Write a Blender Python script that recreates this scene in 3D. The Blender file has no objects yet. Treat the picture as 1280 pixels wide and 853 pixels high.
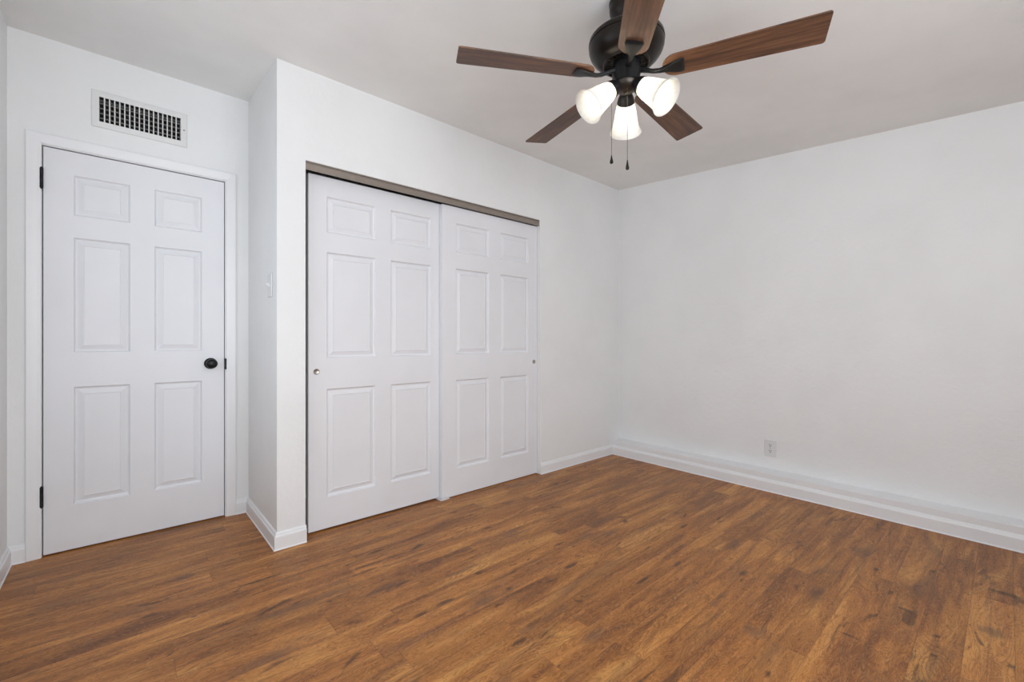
import bpy, bmesh, math, random
from mathutils import Vector, Matrix
C = bpy.context.scene.collection
PI = math.pi

# ------------------------------------------------------------------ camera, light, exposure
F_PX = 549.85; YAW = 0.7257; CAM_H = 1.0754
cam = bpy.data.cameras.new('camera'); cam_o = bpy.data.objects.new('camera', cam); C.objects.link(cam_o)
cam_o.location = (0, 0, CAM_H); cam_o.rotation_euler = (PI/2, 0, -YAW)
cam.sensor_width = 36; cam.lens = F_PX/1280*36
cam.shift_x = -0.29/1280; cam.shift_y = -0.83/1280
cam.clip_start = 0.02
bpy.context.scene.camera = cam_o

vs = bpy.context.scene.view_settings
vs.view_transform = 'Standard'; vs.look = 'None'; vs.gamma = 1; vs.use_curve_mapping = False
vs.exposure = 0.0

w = bpy.data.worlds.new('world'); bpy.context.scene.world = w; w.use_nodes = True
w.node_tree.nodes['Background'].inputs[0].default_value = (0.80, 0.90, 1.0, 1)
w.node_tree.nodes['Background'].inputs[1].default_value = 1.2

def area(name, loc, rot, sx, sy, power, col):
    l = bpy.data.lights.new(name, 'AREA'); l.shape = 'RECTANGLE'; l.size = sx; l.size_y = sy
    l.energy = power; l.color = col
    o = bpy.data.objects.new(name, l); o.location = loc; o.rotation_euler = rot; C.objects.link(o)
    return o
# rear window light tilted up to fill the ceiling; side light is added fill
area('rear_window_fill', (0.60, -1.17, 1.40), (math.radians(115), 0, 0), 1.8, 1.25, 58, (0.90, 0.95, 1.0))
area('added_side_fill', (-0.385, 1.75, 1.40), (0, math.radians(-97), 0), 1.2, 1.5, 5.0, (0.90, 0.95, 1.0))

# ------------------------------------------------------------------ layout numbers (metres)
XL, XC, XR = -0.4108, 0.5957, 3.5872
YC, YD, YR = 2.4945, 3.174, -1.25
H0, SL, KR = 2.5265, 0.0779, 0.0235
def ceil_z(y): return H0 + SL*(y - YC)
def right_x(y): return XR - KR*(YC - y)

# ------------------------------------------------------------------ materials
def new_mat(name):
    m = bpy.data.materials.new(name); m.use_nodes = True
    nt = m.node_tree; b = nt.nodes['Principled BSDF']
    return m, nt, b
def srgb(r, g, b):
    f = lambda c: (c/255/12.92) if c/255 <= 0.04045 else ((c/255+0.055)/1.055)**2.4
    return (f(r), f(g), f(b), 1)
class N:
    def __init__(s, nt): s.nt = nt
    def new(s, t, **kw):
        n = s.nt.nodes.new(t)
        for k, v in kw.items(): setattr(n, k, v)
        return n
    def set(s, sock, v):
        if isinstance(v, bpy.types.NodeSocket): s.nt.links.new(v, sock)
        else: sock.default_value = v
    def math(s, op, a, b=0.0, c=None, clamp=False):
        n = s.new('ShaderNodeMath', operation=op); n.use_clamp = clamp
        s.set(n.inputs[0], a); s.set(n.inputs[1], b)
        if c is not None: s.set(n.inputs[2], c)
        return n.outputs[0]
    def comb(s, x, y, z=0.0):
        n = s.new('ShaderNodeCombineXYZ'); s.set(n.inputs[0], x); s.set(n.inputs[1], y); s.set(n.inputs[2], z); return n.outputs[0]
    def noise(s, vec, scale=1.0, detail=3.0, rough=0.5, dist=0.0):
        n = s.new('ShaderNodeTexNoise'); s.set(n.inputs['Vector'], vec); n.inputs['Scale'].default_value = scale
        n.inputs['Detail'].default_value = detail; n.inputs['Roughness'].default_value = rough; n.inputs['Distortion'].default_value = dist
        return n.outputs['Fac']
    def ramp(s, fac, stops):
        n = s.new('ShaderNodeValToRGB'); s.set(n.inputs[0], fac); e = n.color_ramp.elements
        while len(e) < len(stops): e.new(0.5)
        for el, (p, c) in zip(e, stops): el.position = p; el.color = c
        return n.outputs[0]
    def step(s, x, a, b):
        n = s.new('ShaderNodeMapRange'); n.interpolation_type = 'SMOOTHSTEP'
        s.set(n.inputs[0], x); n.inputs[1].default_value = a; n.inputs[2].default_value = b
        return n.outputs[0]
    def mix(s, fac, a, b, blend='MIX'):
        n = s.new('ShaderNodeMix', data_type='RGBA', blend_type=blend); n.clamp_factor = True
        s.set(n.inputs['Factor'], fac); s.set(n.inputs['A'], a); s.set(n.inputs['B'], b); return n.outputs['Result']
    def bump(s, height, strength, dist=0.01):
        n = s.new('ShaderNodeBump'); s.set(n.inputs['Height'], height); n.inputs['Strength'].default_value = strength
        n.inputs['Distance'].default_value = dist; return n.outputs[0]

def paint(name, col, rough, bump_s, scale=38, patch=0.02):
    m, nt, b = new_mat(name); n = N(nt)
    tc = n.new('ShaderNodeTexCoord').outputs['Object']
    big = n.noise(tc, 1.7, 3, 0.6); fine = n.noise(tc, scale, 4, 0.6); wavy = n.noise(tc, 7, 3, 0.55, 0.6)
    c2 = tuple(max(0, c*(1-2*patch)) for c in col[:3]) + (1,)
    nt.links.new(n.mix(n.step(big, 0.35, 0.7), col, c2), b.inputs['Base Color'])
    b.inputs['Roughness'].default_value = rough
    hgt = n.math('MULTIPLY_ADD', wavy, 0.8, n.math('MULTIPLY', fine, 0.35))
    nt.links.new(n.bump(hgt, bump_s, 0.012), b.inputs['Normal'])
    return m
M_WALL = paint('wall_paint', (0.86, 0.86, 0.857, 1), 0.55, 0.32)
M_CEIL = paint('ceiling_paint', (0.89, 0.88, 0.86, 1), 0.7, 0.16, 30, 0.03)
M_TRIM = paint('trim_paint', (0.86, 0.86, 0.87, 1), 0.38, 0.05)
M_DOOR = paint('door_paint', (0.82, 0.82, 0.845, 1), 0.52, 0.05, 60)
def plain(name, col, rough=0.5, metal=0.0, vary=0.12, scale=40):
    m, nt, b = new_mat(name); n = N(nt)
    tc = n.new('ShaderNodeTexCoord').outputs['Object']
    f = n.noise(tc, scale, 3, 0.6)
    a = tuple(c*(1-vary) for c in col[:3]) + (1,); z = tuple(min(1, c*(1+vary)) for c in col[:3]) + (1,)
    nt.links.new(n.mix(f, a, z), b.inputs['Base Color'])
    b.inputs['Roughness'].default_value = rough; b.inputs['Metallic'].default_value = metal
    return m
M_BLACK = plain('black_metal', (0.010, 0.010, 0.0105), 0.38, 0.15)
M_BRONZE = plain('oil_rubbed_bronze', (0.016, 0.0125, 0.0105), 0.30, 0.35)
for m_ in (M_BLACK, M_BRONZE): m_.node_tree.nodes['Principled BSDF'].inputs['Specular IOR Level'].default_value = 0.28
M_BRONZE2 = plain('dark_bronze', (0.05, 0.040, 0.033), 0.36, 0.7)
M_TRACK = plain('taupe_track_metal', (0.30, 0.255, 0.22), 0.42, 0.35, 0.10, 25)
M_PULL = plain('nickel', (0.42, 0.40, 0.36), 0.3, 0.9)
M_CHAIN = plain('chain_metal', (0.10, 0.095, 0.09), 0.35, 0.8)
M_PLASTIC = plain('white_plastic', (0.75, 0.75, 0.755), 0.35, 0.0, 0.02)
M_VENT = plain('vent_enamel', (0.78, 0.78, 0.77), 0.4, 0.0, 0.03)
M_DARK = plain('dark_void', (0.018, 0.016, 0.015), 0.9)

RINGS = [(1.985, 0.156, 0.16, 0.055), (1.403, 0.884, 0.22, 0.04), (1.943, 0.641, 0.2, 0.05), (3.173, 0.176, 0.15, 0.05), (1.606, 0.939, 0.2, 0.05)]
FEATURES = [(0.088, 2.224, 0.055, 0.022, 'k'), (0.276, 1.967, 0.05, 0.01, 'k'), (0.211, 2.102, 0.02, 0.01, 'k'), (0.462, 2.222, 0.11, 0.012, 'k'), (0.857, 1.795, 0.12, 0.03, 's'), (1.175, 1.69, 0.13, 0.014, 's'), (1.253, 1.435, 0.024, 0.015, 'k'), (1.609, 1.383, 0.07, 0.018, 'k'), (2.238, 1.507, 0.028, 0.017, 'k'), (2.05, 1.47, 0.1, 0.03, 's'), (1.754, 1.085, 0.09, 0.012, 'k'), (1.997, 1.058, 0.05, 0.012, 'k'), (2.433, 1.244, 0.06, 0.015, 'k'), (1.28, 1.005, 0.07, 0.032, 's'), (1.064, 1.157, 0.055, 0.018, 'k'), (2.421, 0.96, 0.13, 0.03, 's'), (1.745, 0.615, 0.055, 0.05, 's'), (1.557, 0.513, 0.03, 0.012, 'k'), (1.981, 0.383, 0.01, 0.05, 'k'), (2.338, 0.276, 0.01, 0.035, 'k'), (2.825, 0.235, 0.03, 0.02, 'k'), (2.804, 0.011, 0.03, 0.07, 'k'), (2.215, 0.17, 0.014, 0.018, 'k'), (2.072, 0.167, 0.014, 0.014, 'k'), (2.206, 0.542, 0.08, 0.04, 's'), (0.556, 1.907, 0.35, 0.03, 's'), (-0.324, 3.735, 0.2, 0.03, 's'), (0.21, 2.481, 0.07, 0.03, 's'), (1.0, 1.535, 0.05, 0.016, 'k'), (2.648, 0.411, 0.03, 0.012, 'k'), (0.88, 1.528, 0.05, 0.018, 'k'), (1.116, 1.433, 0.09, 0.025, 's'), (2.14, 0.806, 0.05, 0.02, 'k'), (2.808, 0.5, 0.09, 0.05, 's'), (1.732, 1.572, 0.06, 0.01, 'k'), (1.332, 1.809, 0.05, 0.01, 'k'), (0.966, 2.133, 0.07, 0.012, 'k'), (2.401, 0.039, 0.05, 0.05, 's')]
def floor_material():
    m, nt, b = new_mat('wood_plank_floor'); n = N(nt)
    tc = n.new('ShaderNodeTexCoord').outputs['Object']
    sp = n.new('ShaderNodeSeparateXYZ'); nt.links.new(tc, sp.inputs[0])
    u, v = sp.outputs[0], sp.outputs[1]
    W, L = 0.118, 1.22
    vr = n.math('DIVIDE', n.math('ADD', v, 10*W + 0.016), W)
    row = n.math('FLOOR', vr); fv = n.math('SUBTRACT', vr, row)
    wn = n.new('ShaderNodeTexWhiteNoise', noise_dimensions='1D'); nt.links.new(row, wn.inputs['W'])
    ur = n.math('ADD', n.math('DIVIDE', n.math('ADD', u, 5.0), L), wn.outputs['Value'])
    col = n.math('FLOOR', ur); fu = n.math('SUBTRACT', ur, col)
    w2 = n.new('ShaderNodeTexWhiteNoise', noise_dimensions='2D'); nt.links.new(n.comb(col, row), w2.inputs['Vector'])
    sc = n.new('ShaderNodeSeparateColor'); nt.links.new(w2.outputs['Color'], sc.inputs[0])
    r1, r2, r3 = sc.outputs[0], sc.outputs[1], sc.outputs[2]
    # every plank samples its own piece of wood
    pu = n.math('ADD', u, n.math('MULTIPLY', r1, 40.0)); pv = n.math('ADD', v, n.math('MULTIPLY', r2, 40.0))
    def vec(su, sv): return n.comb(n.math('MULTIPLY', pu, su), n.math('MULTIPLY', pv, sv), n.math('MULTIPLY', r3, 9.0))
    warp = n.noise(vec(2.0, 6.0), 1, 3, 0.55)
    broad = n.noise(vec(1.6, 9.0), 1, 4, 0.6, 0.7)
    # cathedral figure: contour lines of a stretched noise
    fig = n.noise(vec(1.5, 7.5), 1, 1.5, 0.45, 0.5)
    rings = n.math('SINE', n.math('MULTIPLY', fig, 120.0))
    rings = n.math('MULTIPLY_ADD', rings, 0.5, 0.5)
    fibre = n.noise(vec(7.0, 150.0), 1, 3, 0.65)
    streak = n.noise(vec(1.8, 34.0), 1, 4, 0.6, 0.4)
    knot = n.noise(vec(3.2, 11.0), 1, 4, 0.62, 1.6)
    smudge = n.noise(vec(1.3, 4.5), 1, 3, 0.6, 0.8)
    squig = n.noise(vec(9.0, 34.0), 1, 2, 0.5, 1.2)
    ripple = n.math('MULTIPLY_ADD', n.math('SINE', n.math('MULTIPLY', squig, 60.0)), 0.5, 0.5)
    dash = n.new('ShaderNodeTexVoronoi', feature='F1'); nt.links.new(n.comb(n.math('MULTIPLY', pu, 4.5), n.math('MULTIPLY', pv, 17.0), r3), dash.inputs['Vector'])
    dsep = n.new('ShaderNodeSeparateColor'); nt.links.new(dash.outputs['Color'], dsep.inputs[0])
    dmask = n.math('MULTIPLY', n.math('SUBTRACT', 1.0, n.step(n.math('ADD', dash.outputs['Distance'], n.math('MULTIPLY', squig, 0.75)), 0.34, 0.66)), n.math('GREATER_THAN', dsep.outputs[0], 0.74))
    base = n.ramp(broad, [(0.30, srgb(118, 70, 35)), (0.44, srgb(162, 102, 48)), (0.56, srgb(188, 124, 60)), (0.70, srgb(218, 156, 84))])
    base = n.mix(n.math('MULTIPLY', n.step(streak, 0.50, 0.68), 0.55), base, srgb(98, 60, 38))
    base = n.mix(n.math('MULTIPLY', n.math('SUBTRACT', 1.0, n.step(streak, 0.30, 0.43)), 0.40), base, srgb(214, 152, 90))
    base = n.mix(n.math('MULTIPLY', n.step(rings, 0.35, 1.0), n.math('MULTIPLY_ADD', n.step(warp, 0.42, 0.62), 0.26, 0.07)), base, srgb(94, 58, 33))
    base = n.mix(n.math('MULTIPLY', n.step(ripple, 0.55, 1.0), 0.34), base, srgb(92, 57, 34))
    base = n.mix(n.math('MULTIPLY', n.step(n.math('SUBTRACT', 1.0, ripple), 0.70, 1.0), 0.28), base, srgb(205, 150, 95))
    base = n.mix(n.math('MULTIPLY', fibre, 0.26), base, srgb(112, 71, 41))
    base = n.mix(n.math('MULTIPLY', n.step(smudge, 0.54, 0.70), 0.50), base, srgb(112, 82, 60))
    base = n.mix(n.math('MULTIPLY', n.step(knot, 0.60, 0.70), 0.70), base, srgb(66, 44, 32))
    base = n.mix(n.math('MULTIPLY', dmask, 0.60), base, srgb(68, 46, 34))
    # knots, stains and growth rings that sit at known places in the boards
    wob = n.math('MULTIPLY', n.math('SUBTRACT', n.noise(n.comb(n.math('MULTIPLY', u, 16.0), n.math('MULTIPLY', v, 42.0)), 1, 3, 0.6, 0.6), 0.5), 1.7)
    def dist(u0, v0, a, b):
        du = n.math('MULTIPLY', n.math('SUBTRACT', u, u0), 1/a); dv = n.math('MULTIPLY', n.math('SUBTRACT', v, v0), 1/b)
        return n.math('SQRT', n.math('ADD', n.math('MULTIPLY', du, du), n.math('MULTIPLY', dv, dv)))
    for u0, v0, sa, sb_ in RINGS:
        d = dist(u0, v0, sa, sb_); ln = n.math('SINE', n.math('MULTIPLY', n.math('ADD', d, n.math('MULTIPLY', wob, 0.24)), 34.0))
        base = n.mix(n.math('MULTIPLY', n.math('MULTIPLY', n.step(ln, -0.1, 0.9), n.math('SUBTRACT', 1.0, n.step(d, 0.7, 1.15))), 0.42), base, srgb(96, 59, 33))
    for kind in 'sk':
        acc = 0.0
        for u0, v0, sa, sb_, kd in FEATURES:
            if kd == kind:
                f = n.math('SUBTRACT', 1.0, n.step(n.math('ADD', dist(u0, v0, sa, sb_), wob), 0.25, 1.15 if kd == 's' else 0.95))
                acc = n.math('MAXIMUM', acc, f)
        base = n.mix(n.math('MULTIPLY', acc, 0.55 if kind == 's' else 0.72), base, srgb(88, 66, 54) if kind == 's' else srgb(60, 42, 33))
    # plank to plank tone
    tone = n.math('MULTIPLY_ADD', r3, 0.17, 0.915)
    tcol = n.comb(tone, tone, tone)
    base = n.mix(1.0, base, tcol, 'MULTIPLY')
    ev = n.math('MULTIPLY', n.math('MINIMUM', fv, n.math('SUBTRACT', 1.0, fv)), W)
    eu = n.math('MULTIPLY', n.math('MINIMUM', fu, n.math('SUBTRACT', 1.0, fu)), L)
    seam = n.math('SUBTRACT', 1.0, n.step(n.math('MINIMUM', ev, eu), 0.0004, 0.0022))
    base = n.mix(n.math('MULTIPLY', seam, 0.30), base, srgb(70, 44, 28))
    nt.links.new(base, b.inputs['Base Color'])
    nt.links.new(n.math('MULTIPLY_ADD', fibre, 0.16, 0.34), b.inputs['Roughness'])
    b.inputs['Specular IOR Level'].default_value = 0.33
    hg = n.math('ADD', n.math('MULTIPLY', rings, 0.3), n.math('ADD', n.math('MULTIPLY', streak, 0.8), n.math('MULTIPLY', seam, -0.8)))
    nt.links.new(n.bump(hg, 0.22, 0.004), b.inputs['Normal'])
    return m
M_FLOOR = floor_material()

def blade_material():
    m, nt, b = new_mat('walnut_blade'); n = N(nt)
    tc = n.new('ShaderNodeTexCoord').outputs['Object']
    sp = n.new('ShaderNodeSeparateXYZ'); nt.links.new(tc, sp.inputs[0])
    oi = n.new('ShaderNodeObjectInfo').outputs['Random']
    off = n.math('MULTIPLY', oi, 30.0)
    def vec(a, c): return n.comb(n.math('MULTIPLY_ADD', sp.outputs[0], a, off), n.math('MULTIPLY_ADD', sp.outputs[1], c, off), off)
    g = n.noise(vec(3.5, 40), 1, 4, 0.6, 0.8); g2 = n.noise(vec(14, 260), 1, 3, 0.6); g3 = n.noise(vec(5, 14), 1, 3, 0.6, 1.0)
    base = n.ramp(g, [(0.30, srgb(58, 38, 27)), (0.5, srgb(100, 66, 44)), (0.72, srgb(136, 95, 64))])
    base = n.mix(n.math('MULTIPLY', g2, 0.4), base, srgb(66, 44, 34))
    base = n.mix(n.math('MULTIPLY', n.step(g3, 0.55, 0.75), 0.5), base, srgb(58, 38, 30))
    nt.links.new(base, b.inputs['Base Color']); b.inputs['Roughness'].default_value = 0.45
    return m
M_BLADE = blade_material()

def shade_material():
    m, nt, b = new_mat('alabaster_glass'); n = N(nt)
    tc = n.new('ShaderNodeTexCoord').outputs['Object']
    f = n.noise(tc, 22, 4, 0.6, 1.5)
    colr = n.ramp(f, [(0.35, (0.86, 0.85, 0.82, 1)), (0.6, (0.95, 0.945, 0.93, 1))])
    out = nt.nodes['Material Output']
    tr = n.new('ShaderNodeBsdfTranslucent'); nt.links.new(colr, tr.inputs[0])
    nt.links.new(colr, b.inputs['Base Color']); b.inputs['Roughness'].default_value = 0.25
    mx = n.new('ShaderNodeMixShader'); mx.inputs[0].default_value = 0.62
    nt.links.new(b.outputs[0], mx.inputs[1]); nt.links.new(tr.outputs[0], mx.inputs[2])
    nt.links.new(mx.outputs[0], out.inputs['Surface'])
    return m
M_SHADE = shade_material()
def bulb_material():
    m, nt, b = new_mat('lit_bulb'); n = N(nt)
    b.inputs['Base Color'].default_value = (1, 0.98, 0.94, 1)
    b.inputs['Emission Color'].default_value = (1.0, 0.90, 0.74, 1); b.inputs['Emission Strength'].default_value = 27
    return m
M_BULB = bulb_material()
def glass_material():
    m, nt, b = new_mat('window_glass'); n = N(nt)
    out = nt.nodes['Material Output']
    t = n.new('ShaderNodeBsdfTransparent'); g = n.new('ShaderNodeBsdfGlossy'); g.inputs['Roughness'].default_value = 0.02
    mx = n.new('ShaderNodeMixShader'); mx.inputs[0].default_value = 0.06
    nt.links.new(t.outputs[0], mx.inputs[1]); nt.links.new(g.outputs[0], mx.inputs[2]); nt.links.new(mx.outputs[0], out.inputs['Surface'])
    return m
M_GLASS = glass_material()

# ------------------------------------------------------------------ mesh helpers
def hexa(bm, p):
    vsx = [bm.verts.new(q) for q in p]
    for f in ((0,3,2,1),(4,5,6,7),(0,1,5,4),(1,2,6,5),(2,3,7,6),(3,0,4,7)): bm.faces.new([vsx[i] for i in f])
def box(bm, x0, x1, y0, y1, z0, z1):
    hexa(bm, [(x0,y0,z0),(x1,y0,z0),(x1,y1,z0),(x0,y1,z0),(x0,y0,z1),(x1,y0,z1),(x1,y1,z1),(x0,y1,z1)])
def lathe(bm, prof, seg=48, mat=Matrix.Identity(4)):
    rings = []
    for r, z in prof:
        if r < 1e-6: rings.append([bm.verts.new(mat @ Vector((0, 0, z)))])
        else: rings.append([bm.verts.new(mat @ Vector((r*math.cos(2*PI*i/seg), r*math.sin(2*PI*i/seg), z))) for i in range(seg)])
    for a, c in zip(rings, rings[1:]):
        for i in range(seg):
            j = (i+1) % seg
            q = [a[i % len(a)], a[j % len(a)], c[j % len(c)], c[i % len(c)]]
            u = []
            for x in q:
                if x not in u: u.append(x)
            if len(u) > 2:
                try: bm.faces.new(u)
                except ValueError: pass
def tube(bm, pts, r, seg=10, flat=1.0):
    pts = [Vector(p) for p in pts]; rings = []
    rs = r if isinstance(r, (list, tuple)) else [r]*len(pts)
    for i, p in enumerate(pts):
        d = (pts[min(i+1, len(pts)-1)] - pts[max(i-1, 0)]).normalized()
        a = d.cross(Vector((0, 0, 1)));  a = a.normalized() if a.length > 1e-4 else Vector((1, 0, 0)); c = a.cross(d)
        rings.append([bm.verts.new(p + rs[i]*(a*math.cos(2*PI*k/seg) + c*flat*math.sin(2*PI*k/seg))) for k in range(seg)])
    for a, c in zip(rings, rings[1:]):
        for k in range(seg): bm.faces.new([a[k], a[(k+1) % seg], c[(k+1) % seg], c[k]])
    bm.faces.new(rings[0]); bm.faces.new(rings[-1][::-1])
def obj(name, bm, mat, parent=None, smooth=False, bevel=0.0, seg=2):
    bmesh.ops.recalc_face_normals(bm, faces=bm.faces)
    me = bpy.data.meshes.new(name); bm.to_mesh(me); bm.free()
    o = bpy.data.objects.new(name, me); C.objects.link(o); me.materials.append(mat)
    if smooth:
        for p in me.polygons: p.use_smooth = True
        me.set_sharp_from_angle(angle=math.radians(38))
    if bevel:
        bv = o.modifiers.new('bevel', 'BEVEL'); bv.width = bevel; bv.segments = seg; bv.limit_method = 'ANGLE'; bv.angle_limit = math.radians(40)
    if parent: o.parent = parent
    return o
def tag(o, label=None, cat=None, group=None, kind=None):
    if label: o['label'] = label
    if cat: o['category'] = cat
    if group: o['group'] = group
    if kind: o['kind'] = kind
    return o
def struct(name, bm, mat, label, cat, **kw):
    return tag(obj(name, bm, mat, **kw), label, cat, None, 'structure')
def empty(name, loc, rotz=0):
    o = bpy.data.objects.new(name, None); C.objects.link(o); o.location = loc; o.rotation_euler = (0, 0, rotz); o.empty_display_size = 0.05
    return o
def wall_x(bm, y0, y1, xs, zs, holes):
    """wall running along X built as one grid mesh with rectangular holes"""
    for i in range(len(xs)-1):
        for k in range(len(zs)-1):
            cx, cz = (xs[i]+xs[i+1])/2, (zs[k]+zs[k+1])/2
            if any(a < cx < b and c < cz < d for a, b, c, d in holes): continue
            box(bm, xs[i], xs[i+1], y0, y1, zs[k], zs[k+1])

# ------------------------------------------------------------------ room shell
T = 0.10
bm = bmesh.new(); box(bm, XL-T, XR+T+.02, YR-T, YD+T, -0.06, 0.0)
struct('floor', bm, M_FLOOR, 'brown wood plank floor of the bedroom with dark knots', 'floor')
bm = bmesh.new(); a, d = YR-T, YD+T
hexa(bm, [(XL-T,a,ceil_z(a)),(XR+T+.02,a,ceil_z(a)),(XR+T+.02,d,ceil_z(d)),(XL-T,d,ceil_z(d)),
          (XL-T,a,ceil_z(a)+.08),(XR+T+.02,a,ceil_z(a)+.08),(XR+T+.02,d,ceil_z(d)+.08),(XL-T,d,ceil_z(d)+.08)])
struct('ceiling', bm, M_CEIL, 'plain grey-white painted ceiling the fan hangs from', 'ceiling')

# back wall: hinged-door opening and the air duct hole; it also closes the back of the closet
DX0, DX1, DZ = -0.297, 0.471, 2.045
VX0, VX1, VZ0, VZ1 = -0.089, 0.253, 2.227, 2.357
zt = ceil_z(YD) + .03
bm = bmesh.new()
wall_x(bm, YD, YD+T, [XL-T, DX0-.008, VX0, VX1, DX1+.008, XR+T], [0, DZ+.008, VZ0, VZ1, zt], [(DX0-.02, DX1+.02, -1, DZ), (VX0, VX1, VZ0, VZ1)])
box(bm, DX0-.1, DX1+.1, YD+T, YD+T+.03, 0, zt)
struct('wall_back', bm, M_WALL, 'white wall in the alcove around the hinged door', 'wall')
# closet front wall with the wide sliding-door opening
CX0, CX1, CZ = 0.735, 2.511, 2.041
bm = bmesh.new()
wall_x(bm, YC, YC+.12, [XC, CX0, CX1, XR+T], [0, CZ, ceil_z(YC)+.03], [(CX0, CX1, -1, CZ)])
struct('wall_closet', bm, M_WALL, 'white wall framing the closet with sliding doors', 'wall')
def wall_y(bm, f0, f1, y0, y1, z0=0.0, z1=None):
    """wall running along Y; f0/f1 give the two face x positions at a y"""
    t = lambda y: (ceil_z(y)+.03) if z1 is None else z1
    hexa(bm, [(f0(y0),y0,z0),(f1(y0),y0,z0),(f1(y1),y1,z0),(f0(y1),y1,z0),(f0(y0),y0,t(y0)),(f1(y0),y0,t(y0)),(f1(y1),y1,t(y1)),(f0(y1),y1,t(y1))])
bm = bmesh.new(); wall_y(bm, lambda y: XC, lambda y: XC+.10, YC+.12, YD)
struct('wall_return', bm, M_WALL, 'short white side wall between the hinged door and the closet', 'wall')
bm = bmesh.new(); wall_y(bm, right_x, lambda y: right_x(y)+T, YR-T, YD)
struct('wall_right', bm, M_WALL, 'long blank white wall on the right with one outlet', 'wall')
# left wall: opening for an unseen window, added to brighten the alcove side
SY0, SY1, WZ0, WZ1 = 0.98, 2.52, 0.78, 2.02
bm = bmesh.new(); f0, f1 = (lambda y: XL-T), (lambda y: XL)
wall_y(bm, f0, f1, YR, SY0); wall_y(bm, f0, f1, SY1, YD); wall_y(bm, f0, f1, SY0, SY1, 0, WZ0)
hexa(bm, [(XL-T,SY0,WZ1),(XL,SY0,WZ1),(XL,SY1,WZ1),(XL-T,SY1,WZ1),(XL-T,SY0,ceil_z(SY0)+.03),(XL,SY0,ceil_z(SY0)+.03),(XL,SY1,ceil_z(SY1)+.03),(XL-T,SY1,ceil_z(SY1)+.03)])
struct('wall_left', bm, M_WALL, 'white wall at the left edge beside the hinged door', 'wall')
# rear wall (behind the camera) with a window
RX0, RX1 = -0.3, 1.5
bm = bmesh.new(); wall_x(bm, YR-T, YR, [XL-T, RX0, RX1, XR+T], [0, WZ0, WZ1, ceil_z(YR)+.03], [(RX0, RX1, WZ0, WZ1)])
struct('wall_rear', bm, M_WALL, 'white wall behind the camera with a wide window', 'wall')
def window(name, label, along_x, a0, a1, base):
    bm = bmesh.new(); fr = .045
    def bx(p0, p1, z0, z1, d0=.02, d1=.07):
        if along_x: box(bm, p0, p1, base-d1, base-d0, z0, z1)
        else: box(bm, base-d1, base-d0, p0, p1, z0, z1)
    bx(a0, a0+fr, WZ0, WZ1); bx(a1-fr, a1, WZ0, WZ1); bx(a0+fr, a1-fr, WZ0, WZ0+fr); bx(a0+fr, a1-fr, WZ1-fr, WZ1)
    m_ = (a0+a1)/2; bx(m_-.025, m_+.025, WZ0+fr, WZ1-fr)
    o = struct(name, bm, M_TRIM, label, 'window', bevel=.004)
    bm = bmesh.new(); bx(a0+fr, m_-.025, WZ0+fr, WZ1-fr, .043, .047); bx(m_+.025, a1-fr, WZ0+fr, WZ1-fr, .043, .047)
    obj('pane', bm, M_GLASS, o)
window('window_1', 'white framed window in the wall behind the camera', True, RX0, RX1, YR)
window('added_window', 'white framed window added unseen in the left wall for light', False, SY0, SY1, XL)

# ------------------------------------------------------------------ baseboards and ledge
def sweep(path, prof, names):
    """mitred profile along a polyline; the room is on the right of the walking direction"""
    P = [Vector((x, y, 0)) for x, y in path]; offs = []
    nrm = []
    for a, c in zip(P, P[1:]):
        d = (c-a).normalized(); nrm.append(Vector((d.y, -d.x, 0)))
    for i in range(len(P)):
        if i == 0: offs.append(nrm[0])
        elif i == len(P)-1: offs.append(nrm[-1])
        else:
            b_ = (nrm[i-1]+nrm[i]); offs.append(b_/(1+nrm[i-1].dot(nrm[i])))
    for i, (nm, lab) in enumerate(names):
        bm = bmesh.new()
        A = [bm.verts.new(P[i]+offs[i]*d+Vector((0,0,z))) for d, z in prof]; B = [bm.verts.new(P[i+1]+offs[i+1]*d+Vector((0,0,z))) for d, z in prof]
        k = len(prof)
        for j in range(k): bm.faces.new([A[j], A[(j+1) % k], B[(j+1) % k], B[j]])
        bm.faces.new(A); bm.faces.new(B[::-1])
        struct(nm, bm, M_TRIM, lab, 'baseboard')
PB = [(0,0),(.018,0),(.0165,.004),(.014,.006),(.014,.064),(.0125,.070),(.009,.074),(.0085,.079),(.006,.085),(.003,.088),(0,.088)]
sweep([(XL, YR), (XL, YD), (-0.351, YD)], PB, [('baseboard_left', 'white baseboard along the left wall'), ('baseboard_back', 'short white baseboard left of the door casing')])
sweep([(.527, YD), (XC, YD), (XC, YC), (CX0+.002, YC)], PB, [('baseboard_alcove', 'short white baseboard right of the door casing'), ('baseboard_return', 'white baseboard on the short side wall by the door'), ('baseboard_corner', 'short white baseboard stub left of the closet doors')])
sweep([(CX1-.002, YC), (XR-.110, YC)], PB, [('baseboard_closet', 'white baseboard right of the closet doors')])
PR = [(0,0),(.126,0),(.1245,.004),(.122,.006),(.122,.066),(.120,.070),(.1125,.084),(.108,.087),(0,.087)]
sweep([(XR, YC), (right_x(YR), YR)], PR, [('baseboard_right', 'white baseboard along the foot of the long right wall')])
PL = [(0,.087),(.109,.087),(.109,.124),(.107,.127),(0,.134)]
sweep([(XR, YC), (right_x(YR), YR)], PL, [('trim_2', 'white ledge step above the right wall baseboard')])

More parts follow.
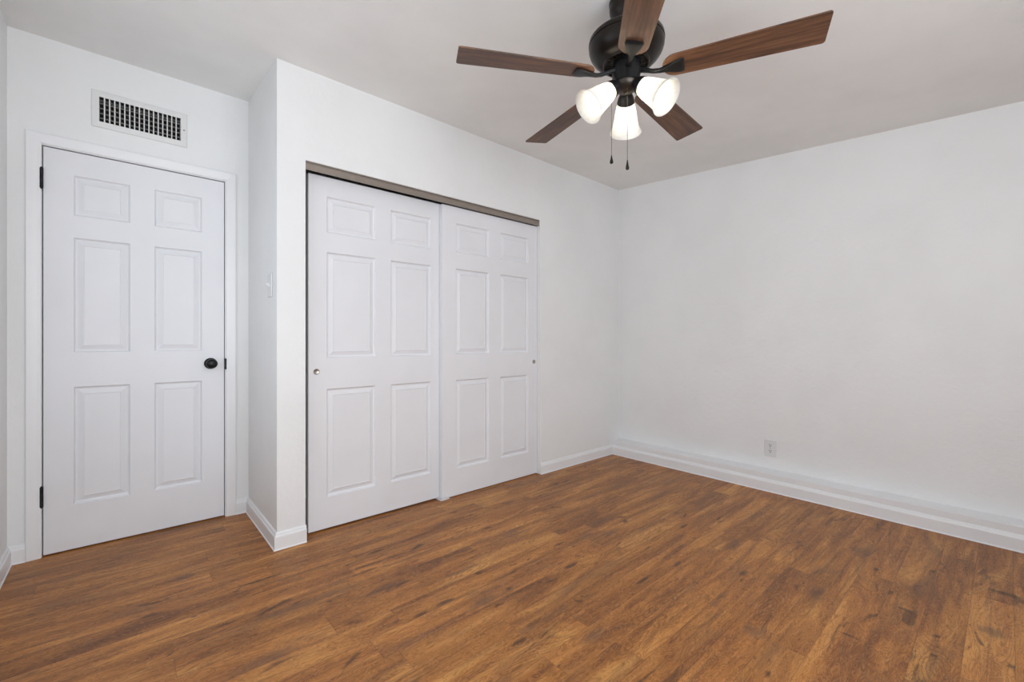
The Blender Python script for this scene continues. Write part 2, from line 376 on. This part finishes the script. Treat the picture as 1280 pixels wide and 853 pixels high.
# ------------------------------------------------------------------ panelled doors
def panel_leaf(bm, W, Ht, thick, cols, rows):
    """front face at y=0 looking to -Y, panels pressed into it; cols/rows are (start, end) lists"""
    xs = [0]; zs = [0]
    for a, c in cols: xs += [a, c]
    for a, c in rows: zs += [a, c]
    xs.append(W); zs.append(Ht)
    G = {}
    def V(x, y, z):
        k = (round(x, 5), round(y, 5), round(z, 5))
        if k not in G: G[k] = bm.verts.new((x, y, z))
        return G[k]
    prof = [(0, 0), (.002, .004), (.006, .0125), (.011, .0145), (.014, .014), (.038, .004), (.0395, .007)]
    for i in range(len(xs)-1):
        for k in range(len(zs)-1):
            x0, x1, z0, z1 = xs[i], xs[i+1], zs[k], zs[k+1]
            if i % 2 == 1 and k % 2 == 1:
                prev = None
                for ins, dep in prof:
                    R = [V(x0+ins, dep, z0+ins), V(x1-ins, dep, z0+ins), V(x1-ins, dep, z1-ins), V(x0+ins, dep, z1-ins)]
                    if prev:
                        for j in range(4): bm.faces.new([prev[j], prev[(j+1) % 4], R[(j+1) % 4], R[j]])
                    prev = R
                bm.faces.new(prev)
            else:
                bm.faces.new([V(x0,0,z0), V(x1,0,z0), V(x1,0,z1), V(x0,0,z1)])
    # sides and back
    for i in range(len(xs)-1):
        for z in (0, Ht): bm.faces.new([V(xs[i],0,z), V(xs[i+1],0,z), V(xs[i+1],thick,z), V(xs[i],thick,z)])
        for k in range(len(zs)-1): bm.faces.new([V(xs[i],thick,zs[k]), V(xs[i+1],thick,zs[k]), V(xs[i+1],thick,zs[k+1]), V(xs[i],thick,zs[k+1])])
    for k in range(len(zs)-1):
        for x in (0, W): bm.faces.new([V(x,0,zs[k]), V(x,0,zs[k+1]), V(x,thick,zs[k+1]), V(x,thick,zs[k])])
def leaf(name, x0, x1, y, z0, z1, cols, rows, label, thick=.035):
    bm = bmesh.new()
    panel_leaf(bm, x1-x0, z1-z0, thick, [(a-x0, c-x0) for a, c in cols], [(a-z0, c-z0) for a, c in rows])
    o = obj(name, bm, M_DOOR); o.location = (x0, y, z0)
    bv = o.modifiers.new('bevel', 'BEVEL'); bv.width = .0012; bv.segments = 2; bv.limit_method = 'ANGLE'; bv.angle_limit = math.radians(50)
    return tag(o, label, 'door', None, 'structure')
def local(o, p): return Vector(p) - o.location

# hinged door
d1 = leaf('door_1', -0.292, 0.467, YD+.003, .007, 2.0395, [(-.185, .033), (.137, .355)], [(.234, .836), (1.014, 1.603), (1.717, 1.922)], 'white six panel hinged door with black round knob')
bm = bmesh.new()
R_ = Matrix.Rotation(PI/2, 4, 'X')          # lathe axis +Z -> -Y (into the room)
lathe(bm, [(0,0),(.033,0),(.033,.004),(.028,.009),(.015,.011),(.012,.016),(.012,.030),(.016,.036),(.025,.043),(.0285,.052),(.0275,.061),(.021,.068),(.010,.071),(0,.0715)], 40, R_)
k = obj('door_knob', bm, M_BLACK, d1, smooth=True); k.location = local(d1, (.398, YD+.003, .937)); tag(k, 'black round door knob')
for z in (1.8785, .300):
    bm = bmesh.new(); lathe(bm, [(0,-.054),(.004,-.054),(.0045,-.050),(.0068,-.048),(.0068,-.017),(.0063,-.016),(.0068,-.015),(.0068,.015),(.0063,.016),(.0068,.017),(.0068,.048),(.0045,.050),(.004,.054),(0,.054)], 20)
    h = obj('hinge', bm, M_BLACK, d1, smooth=True); h.location = local(d1, (-.297, YD-.009, z)); tag(h, 'black hinge barrel')
# casing and jamb
bm = bmesh.new()
def casing_profile():                       # (distance from opening, projection)
    return [(0,0),(0,.008),(.004,.0105),(.012,.011),(.020,.0125),(.036,.0145),(.046,.0155),(.050,.015),(.052,.013),(.052,0)]
cp = casing_profile(); xi0, xi1, zi = DX0-.002, DX1+.004, DZ+.004
def ring(d, pz): return [(xi0-d, YD-pz, 0.0), (xi0-d, YD-pz, zi+d), (xi1+d, YD-pz, zi+d), (xi1+d, YD-pz, 0.0)]
RV = [[bm.verts.new(p) for p in ring(d, q)] for d, q in cp]
for a, c in zip(RV, RV[1:]):
    for j in range(3): bm.faces.new([a[j], a[j+1], c[j+1], c[j]])
for j in range(3): bm.faces.new([RV[-1][j], RV[-1][j+1], RV[0][j+1], RV[0][j]])
bm.faces.new([r[0] for r in RV]); bm.faces.new([r[3] for r in RV][::-1])
box(bm, DX0-.008, DX0, YD-.001, YD+T, 0, DZ+.008); box(bm, DX1, DX1+.008, YD-.001, YD+T, 0, DZ+.008); box(bm, DX0, DX1, YD-.001, YD+T, DZ, DZ+.008)
box(bm, DX0, DX0+.012, YD+.042, YD+.075, 0, DZ); box(bm, DX1-.012, DX1, YD+.042, YD+.075, 0, DZ); box(bm, DX0+.012, DX1-.012, YD+.042, YD+.075, DZ-.012, DZ)
tr = struct('trim_1', bm, M_TRIM, 'white moulded casing around the hinged door', 'door casing')
bm = bmesh.new(); box(bm, DX1-.0035, DX1+.0065, YD-.012, YD+.025, .899, .965)
s = obj('strike_plate', bm, M_BLACK, tr, bevel=.002); tag(s, 'black strike plate')

# closet sliding doors
rows = [(.186, .799), (.975, 1.577), (1.688, 1.892)]
rows2 = [(.190, .801), (.980, 1.570), (1.686, 1.883)]
YL_, YR_ = YC+.070, YC+.030
d2 = leaf('door_2', .770, 1.668, YL_, .009, 2.002, [(.869, 1.160), (1.259, 1.548)], rows, 'white six panel sliding closet door on the left, set farther back')
d3 = leaf('door_3', 1.610, 2.508, YR_, .006, 1.994, [(1.722, 2.013), (2.121, 2.410)], rows2, 'white six panel sliding closet door on the right, in front')
for d_, x, z, y in ((d2, .813, .900, YL_), (d3, 2.472, .903, YR_)):
    bm = bmesh.new(); lathe(bm, [(0,.0005),(.010,.0005),(.0125,.0015),(.015,.0025),(.0165,.0015),(.017,-.001),(0,-.001)], 32, R_)
    q = obj('finger_pull', bm, M_PULL, d_, smooth=True); q.location = local(d_, (x, y, z)); tag(q, 'round nickel finger pull')
# overhead track
bm = bmesh.new()
box(bm, CX0+.001, CX1-.001, YC+.008, YC+.012, 1.997, CZ-.012)
box(bm, CX0+.001, CX1-.001, YC+.004, YC+.115, CZ-.006, CZ-.001)
box(bm, CX0+.001, CX1-.001, YC+.0065, YC+.012, CZ-.0135, CZ-.0105)
box(bm, CX0+.001, CX1-.001, YC+.010, YC+.014, CZ-.010, CZ-.006)
box(bm, CX0+.001, CX1-.001, YC+.068, YC+.071, 2.016, CZ-.006)
box(bm, CX0+.001, CX1-.001, YC+.0065, YC+.012, 1.995, 1.999)
tag(obj('sliding_door_track', bm, M_TRACK, bevel=.0012), 'brown metal track across the top of the closet opening', 'door track')
bm = bmesh.new()
box(bm, 1.592, 1.665, YC+.018, YC+.110, 0, .004); box(bm, 1.596, 1.640, YC+.016, YC+.026, 0, .022); box(bm, 1.600, 1.650, YC+.066+.0005, YC+.0695, .0, .018)
tag(obj('door_guide', bm, M_PLASTIC, bevel=.003), 'small white plastic floor guide under the sliding closet doors', 'door guide')

# ------------------------------------------------------------------ air vent above the door
vt = empty('air_vent', (.082, YD, 2.292)); tag(vt, 'white rectangular air vent with dark slots above the door', 'vent')
bm = bmesh.new()
ox, oz, ix, iz = .202, .0965, .171, .065
rings = []
for hx, hz, y in ((ox, oz, 0), (ox, oz, -.004), (ox-.004, oz-.004, -.008), (ix+.004, iz+.004, -.0095), (ix, iz, -.008), (ix, iz, .03)):
    rings.append([bm.verts.new((sx*hx, y, sz*hz)) for sx, sz in ((-1,-1),(1,-1),(1,1),(-1,1))])
for a, c in zip(rings, rings[1:]):
    for j in range(4): bm.faces.new([a[j], a[(j+1) % 4], c[(j+1) % 4], c[j]])
for j in range(4): bm.faces.new([rings[-1][j], rings[-1][(j+1) % 4], rings[0][(j+1) % 4], rings[0][j]])
obj('frame', bm, M_VENT, vt)
bm = bmesh.new()
for i in range(1, 17):
    x = -ix + 2*ix*i/17; tw = .0012
    hexa(bm, [(x-.0026,-.006,-iz),(x+.0018,-.006,-iz),(x+.0026+tw,.012,-iz),(x-.0018+tw,.012,-iz),(x-.0026,-.006,iz),(x+.0018,-.006,iz),(x+.0026+tw,.012,iz),(x-.0018+tw,.012,iz)])
tag(obj('vertical_louvers', bm, M_VENT, vt), 'white vertical louvers')
bm = bmesh.new()
for i in range(1, 5):
    z = -iz + 2*iz*i/5; box(bm, -ix, ix, .014, .028, z-.002, z+.002)
tag(obj('horizontal_louvers', bm, plain('grey_louver', (.30, .29, .27), .6), vt), 'grey louvers behind')  # rear louvers in a darker grey than the front ones
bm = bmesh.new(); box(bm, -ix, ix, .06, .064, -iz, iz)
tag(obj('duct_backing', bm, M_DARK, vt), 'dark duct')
bm = bmesh.new(); lathe(bm, [(0,.012),(.003,.0115),(.0045,.0095),(.0045,.0085),(0,.0085)], 16, R_)
s = obj('screw', bm, M_PULL, vt, smooth=True); s.location = (.187, 0, 0)

# ------------------------------------------------------------------ wall plates
sw = empty('light_switch', (XC, 2.622, 1.370)); tag(sw, 'white toggle light switch on the side wall near the closet corner', 'light switch')
bm = bmesh.new(); box(bm, -.007, 0, -.040, .040, -.0625, .0625); obj('switch_plate', bm, M_PLASTIC, sw, bevel=.003, seg=3)
bm = bmesh.new(); hexa(bm, [(-.006,-.004,-.010),(-.022,-.0035,.004),(-.022,.0035,.004),(-.006,.004,-.010),(-.006,-.004,.008),(-.020,-.0035,.011),(-.020,.0035,.011),(-.006,.004,.008)])
obj('toggle', bm, M_PLASTIC, sw, bevel=.001)
for z in (-.040, .040):
    bm = bmesh.new(); lathe(bm, [(0,.0082),(.003,.0078),(.0035,.0068),(0,.0066)], 12, Matrix.Translation((0,0,z)) @ Matrix.Rotation(-PI/2, 4, 'Y'))
    obj('screw', bm, M_PLASTIC, sw, smooth=True)
oy = 1.155
ol = empty('electrical_outlet', (right_x(oy), oy, .285), math.atan(-KR)); tag(ol, 'white duplex electrical outlet low on the right wall', 'outlet')
bm = bmesh.new(); box(bm, -.006, .001, -.0395, .0395, -.0615, .0615); obj('outlet_plate', bm, M_PLASTIC, ol, bevel=.003, seg=3)
for z in (-.0215, .0215):
    bm = bmesh.new()
    pts = []
    for i in range(24):
        t = 2*PI*i/24; pts.append((max(-.0145, min(.0145, .0172*math.cos(t))), .0172*math.sin(t)))
    A = [bm.verts.new((-.0085, y, q)) for y, q in pts]; B = [bm.verts.new((-.005, y, q)) for y, q in pts]
    bm.faces.new(A); bm.faces.new(B[::-1])
    for i in range(24): bm.faces.new([A[i], A[(i+1) % 24], B[(i+1) % 24], B[i]])
    r = obj('receptacle', bm, M_PLASTIC, ol); r.location = (0, 0, z)
    bm = bmesh.new()
    box(bm, -.0091, -.0083, -.0082, -.0046, .0002, .0090); box(bm, -.0091, -.0083, .0046, .0082, .0010, .0085)
    lathe(bm, [(0,.0091),(.0036,.0091),(.0036,.0083),(0,.0083)], 14, Matrix.Translation((0,0,-.0075)) @ Matrix.Rotation(-PI/2, 4, 'Y'))
    tag(obj('slots', bm, M_DARK, r), 'dark plug slots')
bm = bmesh.new(); lathe(bm, [(0,.0078),(.0028,.0074),(.0034,.006),(0,.0058)], 14, Matrix.Rotation(-PI/2, 4, 'Y')); obj('screw', bm, M_PULL, ol, smooth=True)

# ------------------------------------------------------------------ ceiling fan
FX, FY, FZ = 1.4855, .9984, 2.1155
fan = empty('ceiling_fan', (FX, FY, ceil_z(FY))); tag(fan, 'dark bronze ceiling fan with five walnut blades and three lit glass shades', 'ceiling fan')
def fpart(name, bm, mat, parent=None, **kw):
    o = obj(name, bm, mat, parent or fan, **kw); return o
Z0 = ceil_z(FY)
def zz(prof): return [(r, z-Z0) for r, z in prof]
bm = bmesh.new()
lathe(bm, zz([(0,2.408),(.050,2.408),(.066,2.404),(.0665,2.396),(.064,2.392),(.0645,2.380),(.0635,2.368),(.058,2.354),(.048,2.340),(.041,2.332),(.039,2.328),(.035,2.3275),(0,2.3275)]), 56)
# the rim follows the slightly sloping ceiling
for vtx in bm.verts:
    if vtx.co.z > 2.395 - Z0: vtx.co.z += SL*vtx.co.y
fpart('canopy', bm, M_BRONZE, smooth=True)
bm = bmesh.new(); lathe(bm, zz([(0,2.329),(.030,2.329),(.026,2.318),(.0155,2.316),(.0155,2.296),(.03,2.294),(.034,2.286),(0,2.284)]), 32); fpart('downrod', bm, M_BRONZE, smooth=True)
bm = bmesh.new()
lathe(bm, zz([(0,2.289),(.04,2.288),(.075,2.284),(.110,2.275),(.134,2.266),(.1435,2.257),(.1455,2.247),(.1455,2.240),(.1425,2.238),(.1425,2.235),(.1448,2.233),(.144,2.224),(.139,2.208),(.129,2.192),(.115,2.178),(.100,2.168),(.0905,2.165),(.0895,2.160),(.087,2.1575),(.083,2.1575),(.0805,2.160),(.0795,2.166),(.079,2.172),(0,2.172)]), 72)
fpart('motor_housing', bm, M_BRONZE, smooth=True)
bm = bmesh.new()           # slotted ring inside the bottom of the housing
for i in range(30):
    t = 2*PI*i/30; m_ = Matrix.Rotation(t, 4, 'Z'); p = []
    for x, y, z in ((.058,-.0022,2.1725),(.079,-.0022,2.1725),(.079,.0022,2.1725),(.058,.0022,2.1725),(.058,-.0022,2.1635),(.079,-.0022,2.1635),(.079,.0022,2.1635),(.058,.0022,2.1635)):
        p.append(m_ @ Vector((x, y, z-Z0)))
    hexa(bm, p)
fpart('vent_ring', bm, M_BRONZE2)
bm = bmesh.new()
lathe(bm, zz([(0,2.173),(.050,2.173),(.050,2.156),(.054,2.152),(.054,2.130),(.0535,2.094),(.055,2.090),(.055,2.085),(.0525,2.083),(0,2.083)]), 56); fpart('switch_housing', bm, M_BLACK, smooth=True)
bm = bmesh.new(); lathe(bm, zz([(0,2.0835),(.0505,2.0835),(.049,2.076),(.043,2.066),(.034,2.058),(.022,2.052),(.010,2.049),(.007,2.044),(0,2.042)]), 48); fpart('light_fitter', bm, M_BRONZE2, smooth=True)

PH = math.radians(5.9); PITCH = math.radians(-10)
def blade_bm():
    bm = bmesh.new(); out = []
    r0, r1 = .136, .662; w0, w1 = .0525, .0665
    hw = lambda x: w0 + (w1-w0)*min(1, max(0, (x-r0)/(r1-r0)))
    rr = .050                                       # root is a half round, a little flattened
    for i in range(17):
        t = PI/2 + PI*i/16
        out.append((r0+rr+rr*math.cos(t), hw(r0+rr)*math.sin(t)))
    # lower side to tip, small rounded corners
    cr = .010
    for cxx, cy, a0 in ((r1-cr, -hw(r1)+cr, -PI/2), (r1-cr, hw(r1)-cr, 0)):
        for i in range(6): out.append((cxx+cr*math.cos(a0+PI/2*i/5), cy+cr*math.sin(a0+PI/2*i/5)))
    A = [bm.verts.new((x, y, .003)) for x, y in out]; B = [bm.verts.new((x, y, -.003)) for x, y in out]
    bm.faces.new(A); bm.faces.new(B[::-1]); n_ = len(out)
    for i in range(n_): bm.faces.new([A[i], A[(i+1) % n_], B[(i+1) % n_], B[i]])
    return bm
def iron_bm():
    """arm from the hub out to a flared paddle under the blade; in the pitched blade frame"""
    bm = bmesh.new(); secs = []
    #  x, z, half width, half thickness
    for x, z, hw_, ht in ((.046,.016,.014,.008),(.062,.012,.012,.008),(.080,.004,.0095,.0075),(.100,-.005,.0085,.007),(.125,-.010,.0095,.0065),(.150,-.0095,.014,.006),(.168,-.009,.0215,.0058),(.186,-.0085,.0290,.0055),(.202,-.008,.0335,.005),(.209,-.0075,.0330,.0045),(.214,-.0065,.0300,.003)):
        sec = []
        for i in range(12):
            t = 2*PI*i/12; cx_, sy_ = math.cos(t), math.sin(t)
            f = lambda c: math.copysign(abs(c)**.6, c)
            sec.append(bm.verts.new((x, hw_*f(cx_), z+ht*f(sy_))))
        secs.append(sec)
    for a, c in zip(secs, secs[1:]):
        for i in range(12): bm.faces.new([a[i], a[(i+1) % 12], c[(i+1) % 12], c[i]])
    bm.faces.new(secs[0]); bm.faces.new(secs[-1][::-1])
    return bm
bl0 = fpart('blade', blade_bm(), M_BLADE, bevel=.0012); ir0 = obj('blade_iron', iron_bm(), M_BLACK, bl0, smooth=True); tag(ir0, 'black blade bracket')
for i in range(5):
    if i == 0: bl = bl0
    else:
        bl = bl0.copy(); C.objects.link(bl); bl.parent = fan
        ir = ir0.copy(); C.objects.link(ir); ir.parent = bl
    bl.rotation_euler = (PITCH, 0, PH + i*2*PI/5); bl.location = (0, 0, FZ-Z0)

# lamps: holder + shade + bulb
AZ = math.radians(34.9); TILT = math.radians(50)
hb = bmesh.new(); lathe(hb, [(0,-.012),(.010,-.012),(.0125,-.004),(.015,.004),(.022,.016),(.030,.032),(.0345,.048),(.0355,.054),(.034,.056),(.030,.050),(0,.046)], 36)
lh0 = fpart('lamp_holder', hb, M_BLACK, smooth=True)
sb = bmesh.new()
outp = [(.0315,.048),(.0335,.056),(.037,.068),(.0405,.084),(.0440,.102),(.0475,.122),(.0515,.142),(.0565,.158),(.0625,.169),(.0665,.1745)]
inp = [(r-.0032, z+.0004) for r, z in outp[::-1]]
lathe(sb, outp + [(.0655,.1765)] + inp, 48)
sh0 = obj('lamp_shade', sb, M_SHADE, lh0, smooth=True); tag(sh0, 'frosted white bell glass shade, lit')
bb = bmesh.new(); lathe(bb, [(0,.046),(.012,.046),(.013,.056),(.018,.066),(.024,.078),(.0265,.090),(.0245,.102),(.017,.111),(.008,.115),(0,.116)], 28)
bu0 = obj('bulb', bb, M_BULB, lh0, smooth=True); tag(bu0, 'glowing light bulb')
for i in range(3):
    if i == 0: lh = lh0
    else:
        lh = lh0.copy(); C.objects.link(lh); lh.parent = fan
        for ch in (sh0, bu0):
            c_ = ch.copy(); C.objects.link(c_); c_.parent = lh
    a = AZ + i*2*PI/3
    lh.matrix_parent_inverse = Matrix.Identity(4)
    lh.location = (.030*math.cos(a), .030*math.sin(a), 2.082-Z0)
    d_ = Vector((math.cos(a)*math.sin(TILT), math.sin(a)*math.sin(TILT), -math.cos(TILT)))
    lh.rotation_euler = d_.to_track_quat('Z', 'Y').to_euler()
# pull chains: bead chain and pendant knob
def chain(x, y, z0, z1, zk):
    bm = bmesh.new(); z = z0; nb = int((z0-z1)/.0042)
    tube(bm, [(x, y, z0-Z0), (x, y, z1-Z0)], .0005, 5)
    for i in range(nb):
        zc = z0-Z0-.0042*(i+.5); lathe(bm, [(0,-.0015),(.0011,-.0010),(.0015,0),(.0011,.0010),(0,.0015)], 6, Matrix.Translation((x, y, zc)))
    o = fpart('pull_chain', bm, M_CHAIN, smooth=True)
    bm = bmesh.new(); hgt = z1-zk
    lathe(bm, [(0,z1-Z0),(.0016,z1-Z0-.001),(.0022,z1-Z0-.006),(.0040,z1-Z0-.45*hgt),(.0068,z1-Z0-.80*hgt),(.0066,z1-Z0-.92*hgt),(.004,z1-Z0-hgt),(0,z1-Z0-hgt)], 20, Matrix.Translation((x, y, 0)))
    k = obj('pull_knob', bm, M_BRONZE, o, smooth=True)
# image-left of the axis = (-cos yaw, sin yaw); towards the camera = (-sin yaw, -cos yaw)
lx, ly = -math.cos(YAW), math.sin(YAW); tx, ty = -math.sin(YAW), -math.cos(YAW)
chain(.003*lx+.030*tx, .003*ly+.030*ty, 2.060, 1.776, 1.736)
chain(.0575*lx, .0575*ly, 2.100, 1.806, 1.772)
